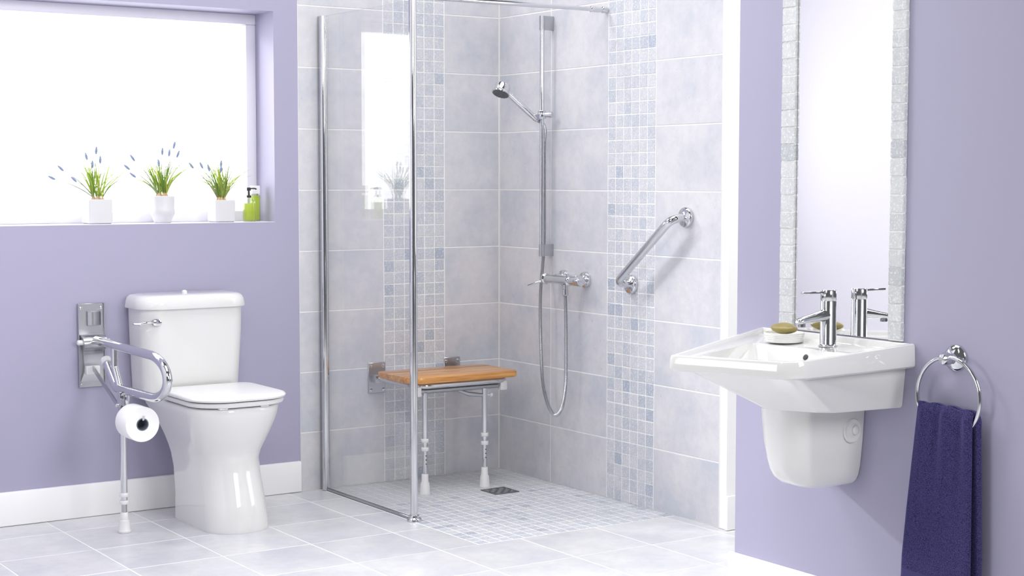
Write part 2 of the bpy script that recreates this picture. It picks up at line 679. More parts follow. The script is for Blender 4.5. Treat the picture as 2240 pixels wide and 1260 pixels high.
DX0, DX1, DY0, DY1 = -0.349, -0.232, -0.508, -0.392                    # drain
nx, ny = 18, 25
cw, ch = 0.888 / nx, 1.225 / ny
loose = new()
for j in range(ny):
    for i in range(nx):
        cx = TX + cw * (i + 0.5); cy = TY + ch * (j + 0.5)
        hw = 0.0224
        if cx + hw > DX0 and cx - hw < DX1 and cy + hw > DY0 and cy - hw < DY1:
            ax0, ax1, ay0, ay1 = cx - hw, cx + hw, cy - hw, cy + hw
            gp = 0.003
            for bx0, bx1, by0, by1 in ((ax0, min(ax1, DX0 - gp), ay0, ay1), (max(ax0, DX1 + gp), ax1, ay0, ay1),
                                       (max(ax0, DX0 - gp + 0.004), min(ax1, DX1 + gp - 0.004), ay0, min(ay1, DY0 - gp)), (max(ax0, DX0 - gp + 0.004), min(ax1, DX1 + gp - 0.004), max(ay0, DY1 + gp), ay1)):
                if bx1 - bx0 > 0.004 and by1 - by0 > 0.004:
                    box(loose, bx0, bx1, by0, by1, -0.006, 0.0004)
            continue
        if j < 16:
            linked('mosaic_tile', random.choice(floor_stones), (cx, cy, random.uniform(0.0003, 0.0008)), floor,
                   (R(-90), 0, 0))
        else:
            box(loose, cx - hw, cx + hw, cy - hw, cy + hw, -0.006, random.uniform(0.0001, 0.0006))
# the cut pieces round the drain belong to the same far stones
bm = new(); box(bm, TX - 0.003, 0.0, TY - 0.003, 0.0, -0.004, -0.0003)
obj('grout', bm, M['grout'], floor, flat=True)
obj('mosaic_field', loose, M['floor_mosaic'], floor, flat=True, kind='stuff')

# skirting boards
SK = 0.128


def skirt(name, pts):
    bm = new()
    (x0, y0), (x1, y1) = pts
    box(bm, x0, x1, y0, y1, 0.001, SK, 0.004, 2)
    return obj(name, bm, M['white_paint'], kind='structure')


skirt('baseboard_left', ((-2.75, -0.014), (-0.981, PY)))
skirt('baseboard_right', ((XC - 0.015, -5.0), (XC, -2.205)))
skirt('baseboard_recess', ((-0.012, -1.546), (1.6, -1.53)))
skirt('baseboard_side', ((-2.75, -1.75), (-2.735, -0.014)))
bm = new(); box(bm, -0.004, 0.004, -1.494, -1.486, 0, TOP, 0.001, 1)
obj('trim_1', bm, M['plastic'], kind='structure')

# window
win = empty('window_1', ((WIN_L + WIN_R) / 2, 0.2, SILL)); win['kind'] = 'structure'
fy0, fy1 = 0.172, 0.225
bm = new(); box(bm, WIN_L, WIN_R, fy0, fy1, SILL, SILL + 0.042, 0.004)
obj('window_frame', bm, M['frame_white'], win)
bm = new(); box(bm, WIN_L, WIN_R, fy0, fy1, HEAD - 0.042, HEAD, 0.004)
obj('window_frame', bm, M['frame_white'], win)
for x0, x1 in ((WIN_R - 0.044, WIN_R), (WIN_L, WIN_L + 0.044)):
    bm = new(); box(bm, x0, x1, fy0 + 0.001, fy1 - 0.001, SILL + 0.042, HEAD - 0.042, 0.004)
    obj('window_frame', bm, M['frame_white'], win)
bm = new(); box(bm, WIN_L + 0.04, WIN_R - 0.04, 0.195, 0.203, SILL + 0.038, HEAD - 0.038)
obj('window_pane', bm, M['glass'], win, flat=True)
bm = new(); box(bm, WIN_L, WIN_R, PY - 0.001, fy1, SILL - 0.003, SILL, 0.001, 1)
obj('window_sill', bm, M['frame_white'], win)

# ------------------------------------------------------------------ toilet
t = empty('toilet', (-1.505, -0.3, 0), 'white ceramic close-coupled toilet with closed lid and lever flush', 'toilet')
cx = -1.491
bm = new()
prof = [  # z, half width at the back, half width at the front, back, front, front corner
    (0.000, 0.121, 0.121, -0.190, -0.604, 0.112), (0.012, 0.122, 0.122, -0.188, -0.606, 0.112),
    (0.10, 0.119, 0.117, -0.186, -0.588, 0.110), (0.20, 0.124, 0.110, -0.182, -0.556, 0.105),
    (0.255, 0.133, 0.109, -0.178, -0.540, 0.104), (0.285, 0.140, 0.119, -0.172, -0.546, 0.112),
    (0.32, 0.149, 0.139, -0.160, -0.563, 0.130), (0.36, 0.158, 0.157, -0.130, -0.580, 0.140),
    (0.40, 0.167, 0.169, -0.080, -0.594, 0.140), (0.43, 0.173, 0.175, -0.030, -0.602, 0.140),
    (0.452, 0.175, 0.177, -0.025, -0.605, 0.140), (0.458, 0.171, 0.173, -0.030, -0.600, 0.138)]


def corner_ring(q, rads, z, n=8):
    out = []
    for i in range(4):
        p = Vector((*q[i], z)); a = Vector((*q[i - 1], z)); b = Vector((*q[(i + 1) % 4], z))
        p0 = p + (a - p).normalized() * rads[i]; p1 = p + (b - p).normalized() * rads[i]
        for k in range(n + 1):
            u_ = k / n
            # a conic a little fuller than a parabola, close to a circular corner
            w_ = 0.75
            den = (1 - u_) ** 2 + 2 * w_ * u_ * (1 - u_) + u_ * u_
            out.append((p0 * (1 - u_) ** 2 + p * 2 * w_ * u_ * (1 - u_) + p1 * u_ * u_) / den)
    return out


loft(bm, [corner_ring(((cx + hb, yb), (cx + hf, yf), (cx - hf, yf), (cx - hb, yb)), (0.03, rf, rf, 0.03), z, 9) for z, hb, hf, yb, yf, rf in prof])
pan = obj('pan', bm, M['ceramic'], t, 60)
bm = new(); lathe(bm, [(0.011, 0), (0.011, 0.003), (0.006, 0.007)], (cx - 0.108, -0.30, 0.055), (-1, 0, 0.05), 16)
obj('floor_fixing_cap', bm, M['ceramic'], pan)


def d_ring(dx, front, back, z, rf=0.13, rb=0.05, n=8):
    return rrect(cx + 0.004 - dx, cx + 0.004 + dx, front, back, (rb, rb, rf, rf), z, n)


bm = new()
loft(bm, [d_ring(0.176, -0.606, -0.215, 0.463), d_ring(0.184, -0.614, -0.21, 0.466), d_ring(0.187, -0.617, -0.21, 0.474), d_ring(0.183, -0.612, -0.213, 0.481), d_ring(0.176, -0.604, -0.216, 0.482)])
ring = obj('seat_ring', bm, M['plastic'], t)
for dx in (-0.085, 0.075):
    bm = new(); box(bm, cx + dx - 0.016, cx + dx + 0.016, -0.60, -0.57, 0.4575, 0.465, 0.002)
    obj('buffer', bm, M['plastic'], ring)
bm = new()
loft(bm, [d_ring(0.182, -0.612, -0.207, 0.4845), d_ring(0.190, -0.622, -0.203, 0.4865), d_ring(0.192, -0.624, -0.202, 0.493), d_ring(0.189, -0.620, -0.204, 0.499), d_ring(0.176, -0.605, -0.212, 0.5025),
          d_ring(0.12, -0.54, -0.24, 0.5035, 0.10, 0.04)])
obj('seat_lid', bm, M['plastic'], t, 50)

# cistern
tx0, tx1 = -1.716, -1.303
bm = new()


def tank(z, d, fy):
    return rrect(tx0 + d, tx1 - d, fy + d * 0.5, -0.008, (0.02, 0.02, 0.07, 0.06), z, 8)


loft(bm, [tank(0.459, 0.022, -0.180), tank(0.468, 0.012, -0.187), tank(0.52, 0.010, -0.189), tank(0.70, 0.002, -0.196), tank(0.795, 0.0, -0.198)])
cist = obj('cistern', bm, M['ceramic'], t, 50)


def lid(z, d):
    return rrect(tx0 - 0.016 + d, tx1 + 0.014 - d, -0.214 + d, -0.004 - d * 0.3, (0.03, 0.03, 0.085, 0.075), z, 8)


bm = new()
loft(bm, [lid(0.796, 0.006), lid(0.797, 0.0015), lid(0.801, 0.0), lid(0.826, 0.004), lid(0.838, 0.009), lid(0.845, 0.017), lid(0.848, 0.028), lid(0.850, 0.06)])
obj('cistern_lid', bm, M['ceramic'], t, 50)
bm = new(); lathe(bm, [(0.010, 0), (0.010, 0.008), (0.008, 0.011), (0.003, 0.0125)], (-1.524, -0.115, 0.8495), (0, 0, 1), 20)
obj('lid_knob', bm, M['plastic'], t)
# flush lever with a small oval boss
bm = new()
base = Vector((-1.670, -0.194, 0.749))
rg = []
for r, d in ((1.0, 0.0), (1.0, 0.004), (0.86, 0.009), (0.5, 0.011)):
    rg.append([base + Vector((0.021 * r * math.cos(a), -d, 0.0145 * r * math.sin(a))) for a in [2 * math.pi * k / 24 for k in range(24)]])
loft(bm, rg)
boss = obj('lever_boss', bm, M['chrome'], t)
bm = new()
tube(bm, spline([(-1.684, -0.204, 0.749), (-1.708, -0.208, 0.750), (-1.723, -0.209, 0.7485), (-1.742, -0.210, 0.747), (-1.766, -0.209, 0.7485)], 6), 0.004, 12,
     radii=[0.003 + 0.0035 * math.sin(math.pi * min(1, k / 24)) for k in range(25)])
obj('flush_lever', bm, M['chrome'], t)
bm = new(); lathe(bm, [(0.016, 0), (0.016, 0.0015), (0.010, 0.002)], (-1.3055, -0.125, 0.755), (1, -0.3, 0), 20)
obj('blanking_cap', bm, M['plastic'], t)

# ------------------------------------------------------------------ drop-down grab rail beside the toilet
GX = -1.856
g = empty('hinged_grab_rail', (GX, 0, 0), 'chrome drop-down support rail with floor leg hinged on the lavender wall beside the toilet', 'grab rail')
bm = new()
box(bm, GX - 0.05, GX + 0.05, -0.004, 0.0, 0.497, 0.817, 0.0012, 1)
for s in (-1, 1):
    box(bm, GX + s * 0.05 - 0.0015, GX + s * 0.05 + 0.0015, -0.014, 0.0, 0.50, 0.817, 0.0008, 1)
plate = obj('wall_plate', bm, M['steel'], g)
for sx, sz in ((-1, 0.80), (1, 0.80), (-1, 0.513), (1, 0.513)):
    bm = new(); lathe(bm, [(0.0055, 0), (0.005, 0.002), (0.002, 0.0028)], (GX + sx * 0.04, -0.004, sz), (0, -1, 0), 12)
    obj('screw', bm, M['chrome'], plate)
bm = new()                                                            # curved steel catch on the upper half
rg = []
for k in range(9):
    f = k / 8
    x = GX - 0.016 + 0.052 * f
    d = 0.006 + 0.016 * math.sin(math.pi * min(1, f * 0.9 + 0.1))
    rg.append([Vector((x, -0.004, 0.732)), Vector((x, -0.004 - d, 0.735)), Vector((x, -0.004 - d, 0.785)), Vector((x, -0.004, 0.788))])
loft(bm, rg)
obj('rail_catch', bm, M['steel'], plate, 50)
bm = new()                                                            # hinge cover
rg = []
for z, d, hw in ((0.70, 0.006, 0.047), (0.694, 0.03, 0.047), (0.686, 0.046, 0.045), (0.664, 0.052, 0.043), (0.648, 0.046, 0.042), (0.640, 0.028, 0.041), (0.62, 0.016, 0.036), (0.58, 0.014, 0.032), (0.55, 0.014, 0.036), (0.52, 0.006, 0.045)):
    rg.append([Vector((GX - hw, -0.003, z)), Vector((GX - hw, -0.003 - d, z)), Vector((GX + hw, -0.003 - d, z)), Vector((GX + hw, -0.003, z))])
loft(bm, rg)
obj('hinge_bracket', bm, M['steel'], g, 50)
for s in (-1, 1):
    bm = new(); lathe(bm, [(0.010, 0), (0.010, 0.018), (0.007, 0.021)], (GX + s * 0.043, -0.032, 0.672), (s, 0, 0), 20)
    obj('hinge_pin', bm, M['plastic'], g)
bm = new(); box(bm, GX - 0.032, GX + 0.022, -0.04, -0.014, 0.548, 0.582, 0.006, 3)
obj('hinge_block', bm, M['plastic'], g)
rx = GX + 0.004
ux, uz = rx, 0.679
zt, zb = uz - 0.004, 0.526
arc = [(rx, -0.60 - 0.160 * math.sin(math.pi * k / 24), (zt + zb) / 2 + (zt - zb) / 2 * math.cos(math.pi * k / 24)) for k in range(25)]
path = [Vector((rx, -0.05, uz))] + [Vector(p) for p in arc] + fillet([(rx, -0.55, 0.5255), (rx, -0.26, 0.521), (rx, -0.165, 0.600), (rx, -0.145, 0.612)], 0.05, 8)
bm = new(); tube(bm, path, 0.0165, 20)
obj('rail', bm, M['chrome'], g)
bm = new(); lathe(bm, [(0.0195, 0), (0.0195, 0.022)], (rx, -0.163, 0.602), (0, 0.77, 0.64), 20)
obj('collar', bm, M['plastic'], g)
bm = new(); tube(bm, fillet([(rx, -0.243, 0.675), (rx, -0.243, 0.595), (rx, -0.295, 0.524)], 0.02, 6), 0.0135, 16)
obj('stay', bm, M['chrome'], g)
bm = new()
a, b_ = Vector((GX - 0.006, -0.035, 0.575)), Vector((rx - 0.014, -0.335, 0.452))
dv = (b_ - a).normalized(); up = Vector((1, 0, 0)); sd = dv.cross(up)
loft(bm, [[p + up * u_ * 0.003 + sd * s_ * 0.008 for u_, s_ in ((-1, -1), (1, -1), (1, 1), (-1, 1))] for p in (a, b_)])
obj('link_arm', bm, M['steel'], g)
lx, ly = rx - 0.008, -0.342
leg = None
bm = new(); tube(bm, [(lx, ly, 0.505), (lx, ly, 0.12)], 0.0125, 20)
leg = obj('leg', bm, M['chrome'], g)
bm = new(); tube(bm, [(lx, ly, 0.125), (lx, ly, 0.05)], 0.0098, 16)
obj('inner_tube', bm, M['steel'], leg)
for z in (0.131, 0.104):
    bm = new(); lathe(bm, [(0.015, 0), (0.0165, 0.002), (0.0165, 0.013), (0.015, 0.015)], (lx, ly, z), (0, 0, 1), 20)
    obj('collar', bm, M['plastic'], leg)
bm = new(); lathe(bm, [(0.023, 0), (0.024, 0.006), (0.0215, 0.010), (0.018, 0.044), (0.0145, 0.046), (0.014, 0.072), (0.0125, 0.074)], (lx, ly, 0.0005), (0, 0, 1), 24)
obj('leg_ferrule', bm, M['plastic'], leg)
bm = new(); box(bm, lx - 0.016, lx + 0.016, ly - 0.02, ly + 0.016, 0.455, 0.518, 0.003)
obj('leg_clamp', bm, M['chrome'], g)
bm = new(); lathe(bm, [(0.007, 0), (0.007, 0.008), (0.003, 0.012)], (lx - 0.016, ly, 0.468), (-1, 0, 0), 14)
obj('pivot_bolt', bm, M['chrome'], g)
RC = Vector((rx - 0.013, -0.50, 0.424))
bm = new(); tube(bm, fillet([(rx, -0.385, 0.512), (rx, -0.385, 0.452), (rx - 0.013, -0.410, 0.4405), (rx - 0.013, -0.560, 0.4405), (rx - 0.013, -0.566, 0.455)], 0.006, 5), 0.0042, 12)
obj('roll_holder', bm, M['chrome'], g)

# toilet roll
bm = new()
n = 40
rg = []
for r, y in ((0.0215, -0.448), (0.061, -0.448), (0.0625, -0.450), (0.0625, -0.551), (0.061, -0.553), (0.0225, -0.553)):
    rg.append([RC + Vector((r * math.cos(2 * math.pi * k / n), y - RC.y, r * math.sin(2 * math.pi * k / n))) for k in range(n)])
loft(bm, rg, False, False, True)
tr = obj('toilet_roll', bm, M['paper'], None)
tag(tr, 'white toilet paper roll on the grab rail leg', 'toilet roll')
bm = new()
rg = []
for r, y in ((0.0213, -0.449), (0.0213, -0.554), (0.0195, -0.554), (0.0195, -0.449)):
    rg.append([RC + Vector((r * math.cos(2 * math.pi * k / n), y - RC.y, r * math.sin(2 * math.pi * k / n))) for k in range(n)])
loft(bm, rg, False, False, True)
obj('cardboard_core', bm, M['core'], tr, label='grey cardboard core')

# ------------------------------------------------------------------ glass shower screen
SX = -0.879
s = empty('shower_screen', (SX, -0.4, 0), 'frameless clear glass shower screen with chrome post and ceiling-high stay bar', 'shower screen')
s['label'] = 'clear glass shower screen with chrome wall channel, end post and top bar'
bm = new(); box(bm, SX - 0.004, SX + 0.004, -0.745, -0.03, 0.012, 1.949, 0.001, 1)
obj('glass_panel', bm, M['glass'], s, flat=True)
bm = new(); box(bm, SX - 0.010, SX + 0.010, -0.028, -0.002, 0.002, 1.951, 0.002, 1)
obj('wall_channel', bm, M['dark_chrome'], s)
bm = new()
rg = []
for z in (0.002, 1.950):
    rg.append([Vector((SX + 0.0165 * math.cos(a), -0.036 + 0.013 * math.sin(a), z)) for a in [2 * math.pi * k / 24 for k in range(24)]])
loft(bm, rg)
obj('wall_profile', bm, M['chrome'], s)
bm = new(); box(bm, SX - 0.0055, SX + 0.0055, -0.745, -0.045, 0.002, 0.012, 0.001, 1)
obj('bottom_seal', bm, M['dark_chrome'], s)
PYY = -0.757
bm = new(); tube(bm, [(SX, PYY, 0.004), (SX, PYY, 2.06)], 0.0148, 28)
post = obj('end_post', bm, M['chrome'], s)
bm = new(); lathe(bm, [(0.0285, 0.0005), (0.0285, 0.006), (0.026, 0.011), (0.020, 0.014), (0.019, 0.022), (0.0155, 0.024)], (SX, PYY, 0), (0, 0, 1), 32)
obj('base_flange', bm, M['chrome'], post)
bm = new(); tube(bm, [(SX, -0.772, 1.960), (-0.055, -0.786, 1.960)], 0.0085, 20)
bar = obj('stay_bar', bm, M['chrome'], s)
bm = new(); lathe(bm, [(0.0085, 0), (0.0115, 0.002), (0.0115, 0.045), (0.009, 0.047), (0.009, 0.056), (0.0125, 0.058), (0.0125, 0.081)], (-0.083, -0.786, 1.960), (1, 0, 0), 24)
obj('bar_connector', bm, M['chrome'], bar)

# ------------------------------------------------------------------ shower fittings on the back wall
RX, RY = -0.056, -0.412
r = empty('riser_rail', (RX, RY, 1.0), 'upright chrome shower riser rail with square end brackets and sliding holder', 'shower rail')
bm = new(); tube(bm, [(RX, RY, 0.965), (RX, RY, 1.962)], 0.0095, 20)
obj('rail', bm, M['chrome'], r)
for z0, z1 in ((1.908, 1.966), (0.966, 1.016)):
    bm = new(); box(bm, RX + 0.002, 0.002, RY - 0.008, RY + 0.008, z0, z1, 0.002, 2)
    lathe(bm, [(0.012, 0), (0.012, z1 - z0)], (RX, RY, z0), (0, 0, 1), 20)
    obj('rail_bracket', bm, M['steel'], r)
bm = new()
lathe(bm, [(0.0165, 0), (0.018, 0.003), (0.018, 0.030), (0.0165, 0.033)], (RX, RY, 1.540), (0, 0, 1), 24)
lathe(bm, [(0.009, 0), (0.011, 0.02), (0.013, 0.045), (0.011, 0.047)], (RX, RY, 1.556), (0.55, -0.85, 0), 20)
loft(bm, [[Vector((RX, RY, 1.55)) + Vector((-0.03 * f, 0.012 * f, -0.006 * f)) + Vector((0, dy, dz)) for dy, dz in ((-0.012, -0.012), (0.012, -0.012), (0.012, 0.012), (-0.012, 0.012))] for f in (0, 1)])
obj('slider', bm, M['chrome'], r)

hs = empty('hand_shower', (-0.2, -0.36, 1.6), 'chrome hand shower head tilted in the riser rail holder', 'shower head')
H0 = Vector((-0.083, -0.402, 1.541)); H1 = Vector((-0.205, -0.364, 1.652))
hd = (H1 - H0).normalized()
bm = new()
tube(bm, [H0 - hd * 0.012, H0, H0 + hd * 0.03, H0 + hd * 0.10, H1 - hd * 0.02, H1], 0.012, 20, radii=[0.009, 0.0118, 0.0128, 0.0132, 0.012, 0.012])
obj('handle', bm, M['chrome'], hs)
fn = Vector((-0.42, -0.16, -0.9)).normalized()
HC = Vector((-0.222, -0.360, 1.658))
bm = new(); lathe(bm, [(0.026, -0.024), (0.032, -0.020), (0.0335, -0.014), (0.0335, 0.008), (0.037, 0.012), (0.0385, 0.017), (0.0375, 0.020), (0.034, 0.0205)], HC, fn, 36)
head = obj('head_cup', bm, M['chrome'], hs)
bm = new(); lathe(bm, [(0.0345, 0.0195), (0.0345, 0.0215), (0.03, 0.0225)], HC, fn, 36)
fu = fn.orthogonal().normalized(); fw_ = fn.cross(fu)
for ringr, cnt in ((0.011, 6), (0.02, 11), (0.029, 16)):
    for k in range(cnt):
        a = 2 * math.pi * k / cnt
        lathe(bm, [(0.0024, 0.0), (0.0016, 0.003)], HC + fn * 0.0218 + fu * ringr * math.cos(a) + fw_ * ringr * math.sin(a), fn, 6)
obj('spray_plate', bm, M['grey_rubber'], hs, label='dark grey spray plate with nozzles')

mx = empty('shower_mixer', (-0.03, -0.58, 0.87), 'chrome bar mixer valve with two round wall covers on the tiled wall', 'shower valve')
MZ, MX = 0.874, -0.062
bm = new()
lathe(bm, [(0.014, 0), (0.0225, 0.002), (0.0235, 0.012), (0.018, 0.018), (0.018, 0.165), (0.0225, 0.168), (0.0225, 0.180), (0.018, 0.183)], (MX, -0.442, MZ), (0, -1, 0), 28)
obj('valve_body', bm, M['chrome'], mx)
bm = new()
lathe(bm, [(0.016, 0), (0.016, 0.012), (0.020, 0.016), (0.0205, 0.075), (0.0185, 0.079), (0.01, 0.081)], (MX, -0.624, MZ), (0, -1, 0), 28)
obj('flow_knob', bm, M['chrome'], mx)
bm = new(); tube(bm, [(MX - 0.004, -0.452, MZ - 0.006), (MX - 0.03, -0.425, MZ - 0.018), (MX - 0.058, -0.402, MZ - 0.030)], 0.005, 12, radii=[0.007, 0.0045, 0.0045])
obj('lever', bm, M['chrome'], mx)
for y in (-0.503, -0.653):
    bm = new()
    lathe(bm, [(0.0335, 0), (0.0335, 0.010), (0.031, 0.016), (0.022, 0.020), (0.0175, 0.024), (0.0175, 0.05)], (0.001, y, MZ + 0.004), (-1, 0, 0), 32)
    obj('wall_cover', bm, M['chrome'], mx)
bm = new(); lathe(bm, [(0.010, 0), (0.010, 0.018), (0.0125, 0.02), (0.0125, 0.042), (0.009, 0.046)], (MX, -0.592, MZ - 0.018), (0, 0, -1), 20)
obj('hose_outlet', bm, M['chrome'], mx)

# ribbed hose: from the valve down, round and up behind the rail to the hand shower
hp = spline([(MX, -0.592, 0.815), (MX, -0.597, 0.70), (MX + 0.001, -0.597, 0.52), (MX + 0.002, -0.593, 0.44), (MX + 0.002, -0.575, 0.36), (MX + 0.002, -0.548, 0.319),
             (MX + 0.002, -0.519, 0.306), (MX + 0.002, -0.487, 0.322), (MX + 0.002, -0.456, 0.362), (MX, -0.434, 0.425), (MX - 0.002, -0.425, 0.51),
             (MX - 0.010, -0.427, 0.68), (MX - 0.004, -0.420, 0.82), (MX + 0.024, -0.397, 0.95), (MX + 0.030, -0.396, 1.05), (MX + 0.030, -0.396, 1.25), (MX + 0.028, -0.398, 1.42), (H0 - hd * 0.055).to_tuple(), (H0 - hd * 0.012).to_tuple()], 60)
length = [0.0]
for a, b_ in zip(hp, hp[1:]):
    length.append(length[-1] + (b_ - a).length)
fine = []
step = 0.0015
kk = 0
for q in range(int(length[-1] / step)):
    d = q * step
    while length[kk + 1] < d: kk += 1
    f = (d - length[kk]) / max(1e-9, length[kk + 1] - length[kk])
    fine.append(hp[kk].lerp(hp[kk + 1], f))
bm = new(); tube(bm, fine, 0.007, 12, radii=[0.0075 if q % 2 else 0.0061 for q in range(len(fine))])
ho = obj('shower_hose', bm, M['steel'], None, 70)
tag(ho, 'ribbed metal shower hose hanging in a loop below the mixer valve', 'hose')

# angled grab bar
gb = empty('grab_bar', (0, -1.12, 1.0), 'angled chrome grab bar with round flanges screwed across the mosaic strip', 'grab bar')
F1, F2 = Vector((0.0, -0.957, 0.876)), Vector((0.0, -1.290, 1.146))
bm = new()
tube(bm, fillet([F1 + Vector((-0.01, 0, 0)), (-0.078, F1.y - 0.003, F1.z + 0.008), (-0.078, F2.y + 0.003, F2.z - 0.008), F2 + Vector((-0.01, 0, 0))], 0.042, 12), 0.0165, 24)
obj('bar', bm, M['chrome'], gb)
for F in (F1, F2):
    bm = new(); lathe(bm, [(0.0375, 0), (0.0385, 0.003), (0.0385, 0.011), (0.0365, 0.0155), (0.032, 0.018), (0.021, 0.020), (0.0168, 0.022)], F, (-1, 0, 0), 36)
    obj('flange', bm, M['chrome'], gb)

# ------------------------------------------------------------------ fold-down shower seat
st = empty('fold_down_bench', (-0.42, -0.22, 0), 'slatted oak shower seat on chrome frame and two white-footed legs', 'shower seat')
sx0, sx1, sy0, sy1 = -0.672, -0.148, -0.386, -0.085
ZB, ZT = 0.461, 0.487
nb = 4
dd = (sy1 - sy0) / nb
for k in range(nb):
    y0, y1 = sy0 + dd * k, sy0 + dd * (k + 1)
    if k < nb - 1: y1 -= 0.0018
    rads = [0.002] * 4
    if k == 0: rads = [0.002, 0.002, 0.068, 0.035]
    if k == nb - 1: rads = [0.05, 0.03, 0.002, 0.002]
    bm = new(); prism(bm, rrect(sx0, sx1, y0, y1, rads, 0, 6), ZB, ZT, 0.0045 if k in (0, nb - 1) else 0.0016)
    obj('slat', bm, M['wood'], st)
TZ = 0.4475
bm = new(); tube(bm, fillet([(-0.625, -0.035, TZ), (-0.625, -0.352, TZ), (-0.182, -0.352, TZ), (-0.182, -0.035, TZ)], 0.06, 8), 0.0128, 18)
obj('frame_tube', bm, M['chrome'], st)
bm = new(); tube(bm, [(-0.622, -0.338, 0.424), (-0.228, -0.338, 0.424)], 0.0098, 16)
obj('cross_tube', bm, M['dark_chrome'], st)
for x in (-0.622, -0.205):
    bm = new(); box(bm, x - 0.016, x + 0.016, -0.352, -0.326, 0.405, 0.446, 0.004)
    obj('leg_bracket', bm, M['plastic'], st)
for x in (-0.621, -0.248):
    bm = new(); box(bm, x - 0.0415, x + 0.0415, -0.0055, -0.0005, 0.384, 0.514, 0.002, 1)
    wp = obj('wall_bracket', bm, M['steel'], st)
    for ex in (-0.03, 0.03):
        for ez in (0.398, 0.498):
            bm = new(); lathe(bm, [(0.0075, 0), (0.0068, 0.002), (0.003, 0.003)], (x + ex, -0.0055, ez), (0, -1, 0), 14)
            obj('screw', bm, M['chrome'], wp)
    bm = new(); box(bm, x - 0.028, x + 0.028, -0.045, -0.005, 0.43, 0.462, 0.004)
    obj('hinge', bm, M['steel'], st)
for x in (-0.583, -0.293):
    y = -0.337
    bm = new(); tube(bm, [(x, y, 0.418), (x, y, 0.205)], 0.0118, 20)
    lg = obj('leg', bm, M['chrome'], st)
    bm = new(); tube(bm, [(x, y, 0.21), (x, y, 0.045)], 0.0095, 18)
    it = obj('inner_tube', bm, M['chrome'], lg)
    bm = new()
    for z in (0.160, 0.143, 0.126):
        lathe(bm, [(0.0026, 0), (0.0026, 0.0006)], Vector((x, y, z)) + Vector((0, -0.0094, 0)), (0, -1, 0), 10)
    obj('adjuster_holes', bm, M['rubber'], lg, label='black height adjuster holes')
    for z in (0.214, 0.179):
        bm = new(); lathe(bm, [(0.0145, 0), (0.016, 0.002), (0.016, 0.014), (0.0145, 0.016)], (x, y, z), (0, 0, 1), 22)
        obj('collar', bm, M['plastic'], lg)
    bm = new(); lathe(bm, [(0.0235, 0), (0.024, 0.004), (0.0215, 0.008), (0.018, 0.048), (0.0145, 0.052), (0.014, 0.082), (0.0125, 0.084)], (x, y, 0.0005), (0, 0, 1), 24)
    obj('leg_ferrule', bm, M['plastic'], lg)
bm = new(); tube(bm, [(-0.425, -0.336, 0.418), (-0.372, -0.336, 0.398), (-0.300, -0.336, 0.388)], 0.006, 10, radii=[0.005, 0.0095, 0.008])
obj('folding_stay', bm, M['steel'], st)
bm = new(); lathe(bm, [(0.0035, 0), (0.0035, 0.014), (0.0095, 0.015), (0.0095, 0.023), (0.006, 0.026)], (-0.281, -0.337, 0.388), (1, 0, 0), 18)
obj('thumb_screw', bm, M['plastic'], st)

# floor drain
dr = empty('floor_drain', (-0.29, -0.45, 0), 'square grey metal drain grate in the mosaic shower floor', 'drain')
bm = new()
for x0, x1, y0, y1 in ((DX0, DX1, DY0, DY0 + 0.008), (DX0, DX1, DY1 - 0.008, DY1), (DX0, DX0 + 0.008, DY0 + 0.008, DY1 - 0.008), (DX1 - 0.008, DX1, DY0 + 0.008, DY1 - 0.008)):
    box(bm, x0, x1, y0, y1, -0.0015, 0.0035, 0.0006, 1)
obj('drain_frame', bm, M['drain'], dr)
bm = new()
dcx, dcy = (DX0 + DX1) / 2, (DY0 + DY1) / 2
for q in range(5):                                                    # wavy bars across the grate
    y = DY0 + 0.018 + q * 0.020
    pts = [Vector((DX0 + 0.006 + (DX1 - DX0 - 0.012) * k / 24, y + 0.006 * math.sin(k * math.pi / 4 + q * math.pi), 0.0012)) for k in range(25)]
    tube(bm, pts, 0.0032, 6)
obj('grate_bars', bm, M['drain'], dr)
bm = new(); box(bm, DX0 + 0.004, DX1 - 0.004, DY0 + 0.004, DY1 - 0.004, -0.0017, -0.0008)
obj('drain_sump', bm, M['rubber'], dr, flat=True)

# ------------------------------------------------------------------ wash basin
YC = -2.672
bs = empty('wash_basin', (-0.8, YC, 0.7), 'white ceramic wall-hung basin with raised rim and squared front', 'basin')


RIM = ((-0.575, -2.944), (-1.034, -2.964), (-1.160, -2.594), (-0.575, -2.330))     # wall end, front corner, front corner, wall end


def quad_ring(q, rads, z, n=8):
    """rounded four-sided outline; z is a number or a function of the depth from the wall"""
    out = []
    for i in range(4):
        p = Vector((*q[i], 0)); a = Vector((*q[i - 1], 0)); b = Vector((*q[(i + 1) % 4], 0))
        r_ = max(1e-4, rads[i])
        p0 = p + (a - p).normalized() * r_; p1 = p + (b - p).normalized() * r_
        for k in range(n + 1):
            u_ = k / n
            v = p0 * (1 - u_) ** 2 + p * 2 * u_ * (1 - u_) + p1 * u_ * u_
            v.z = z(XC - v.x) if callable(z) else z
            out.append(v)
    return out


def inset(d, back=0.0, dr=None, extra=0.0):
    """the rim outline drawn in by d at the sides and front and by back at the wall"""
    (ax, ay), (bx, by), (cx_, cy_), (dx_, dy_) = RIM
    return ((ax - back, ay + d), (bx + d, by + d), (cx_ + d * 1.05, cy_ - d * 0.9), (dx_ - back, dy_ - d))


def rimz(d):
    return 0.8425 - 0.024 * d / 0.5


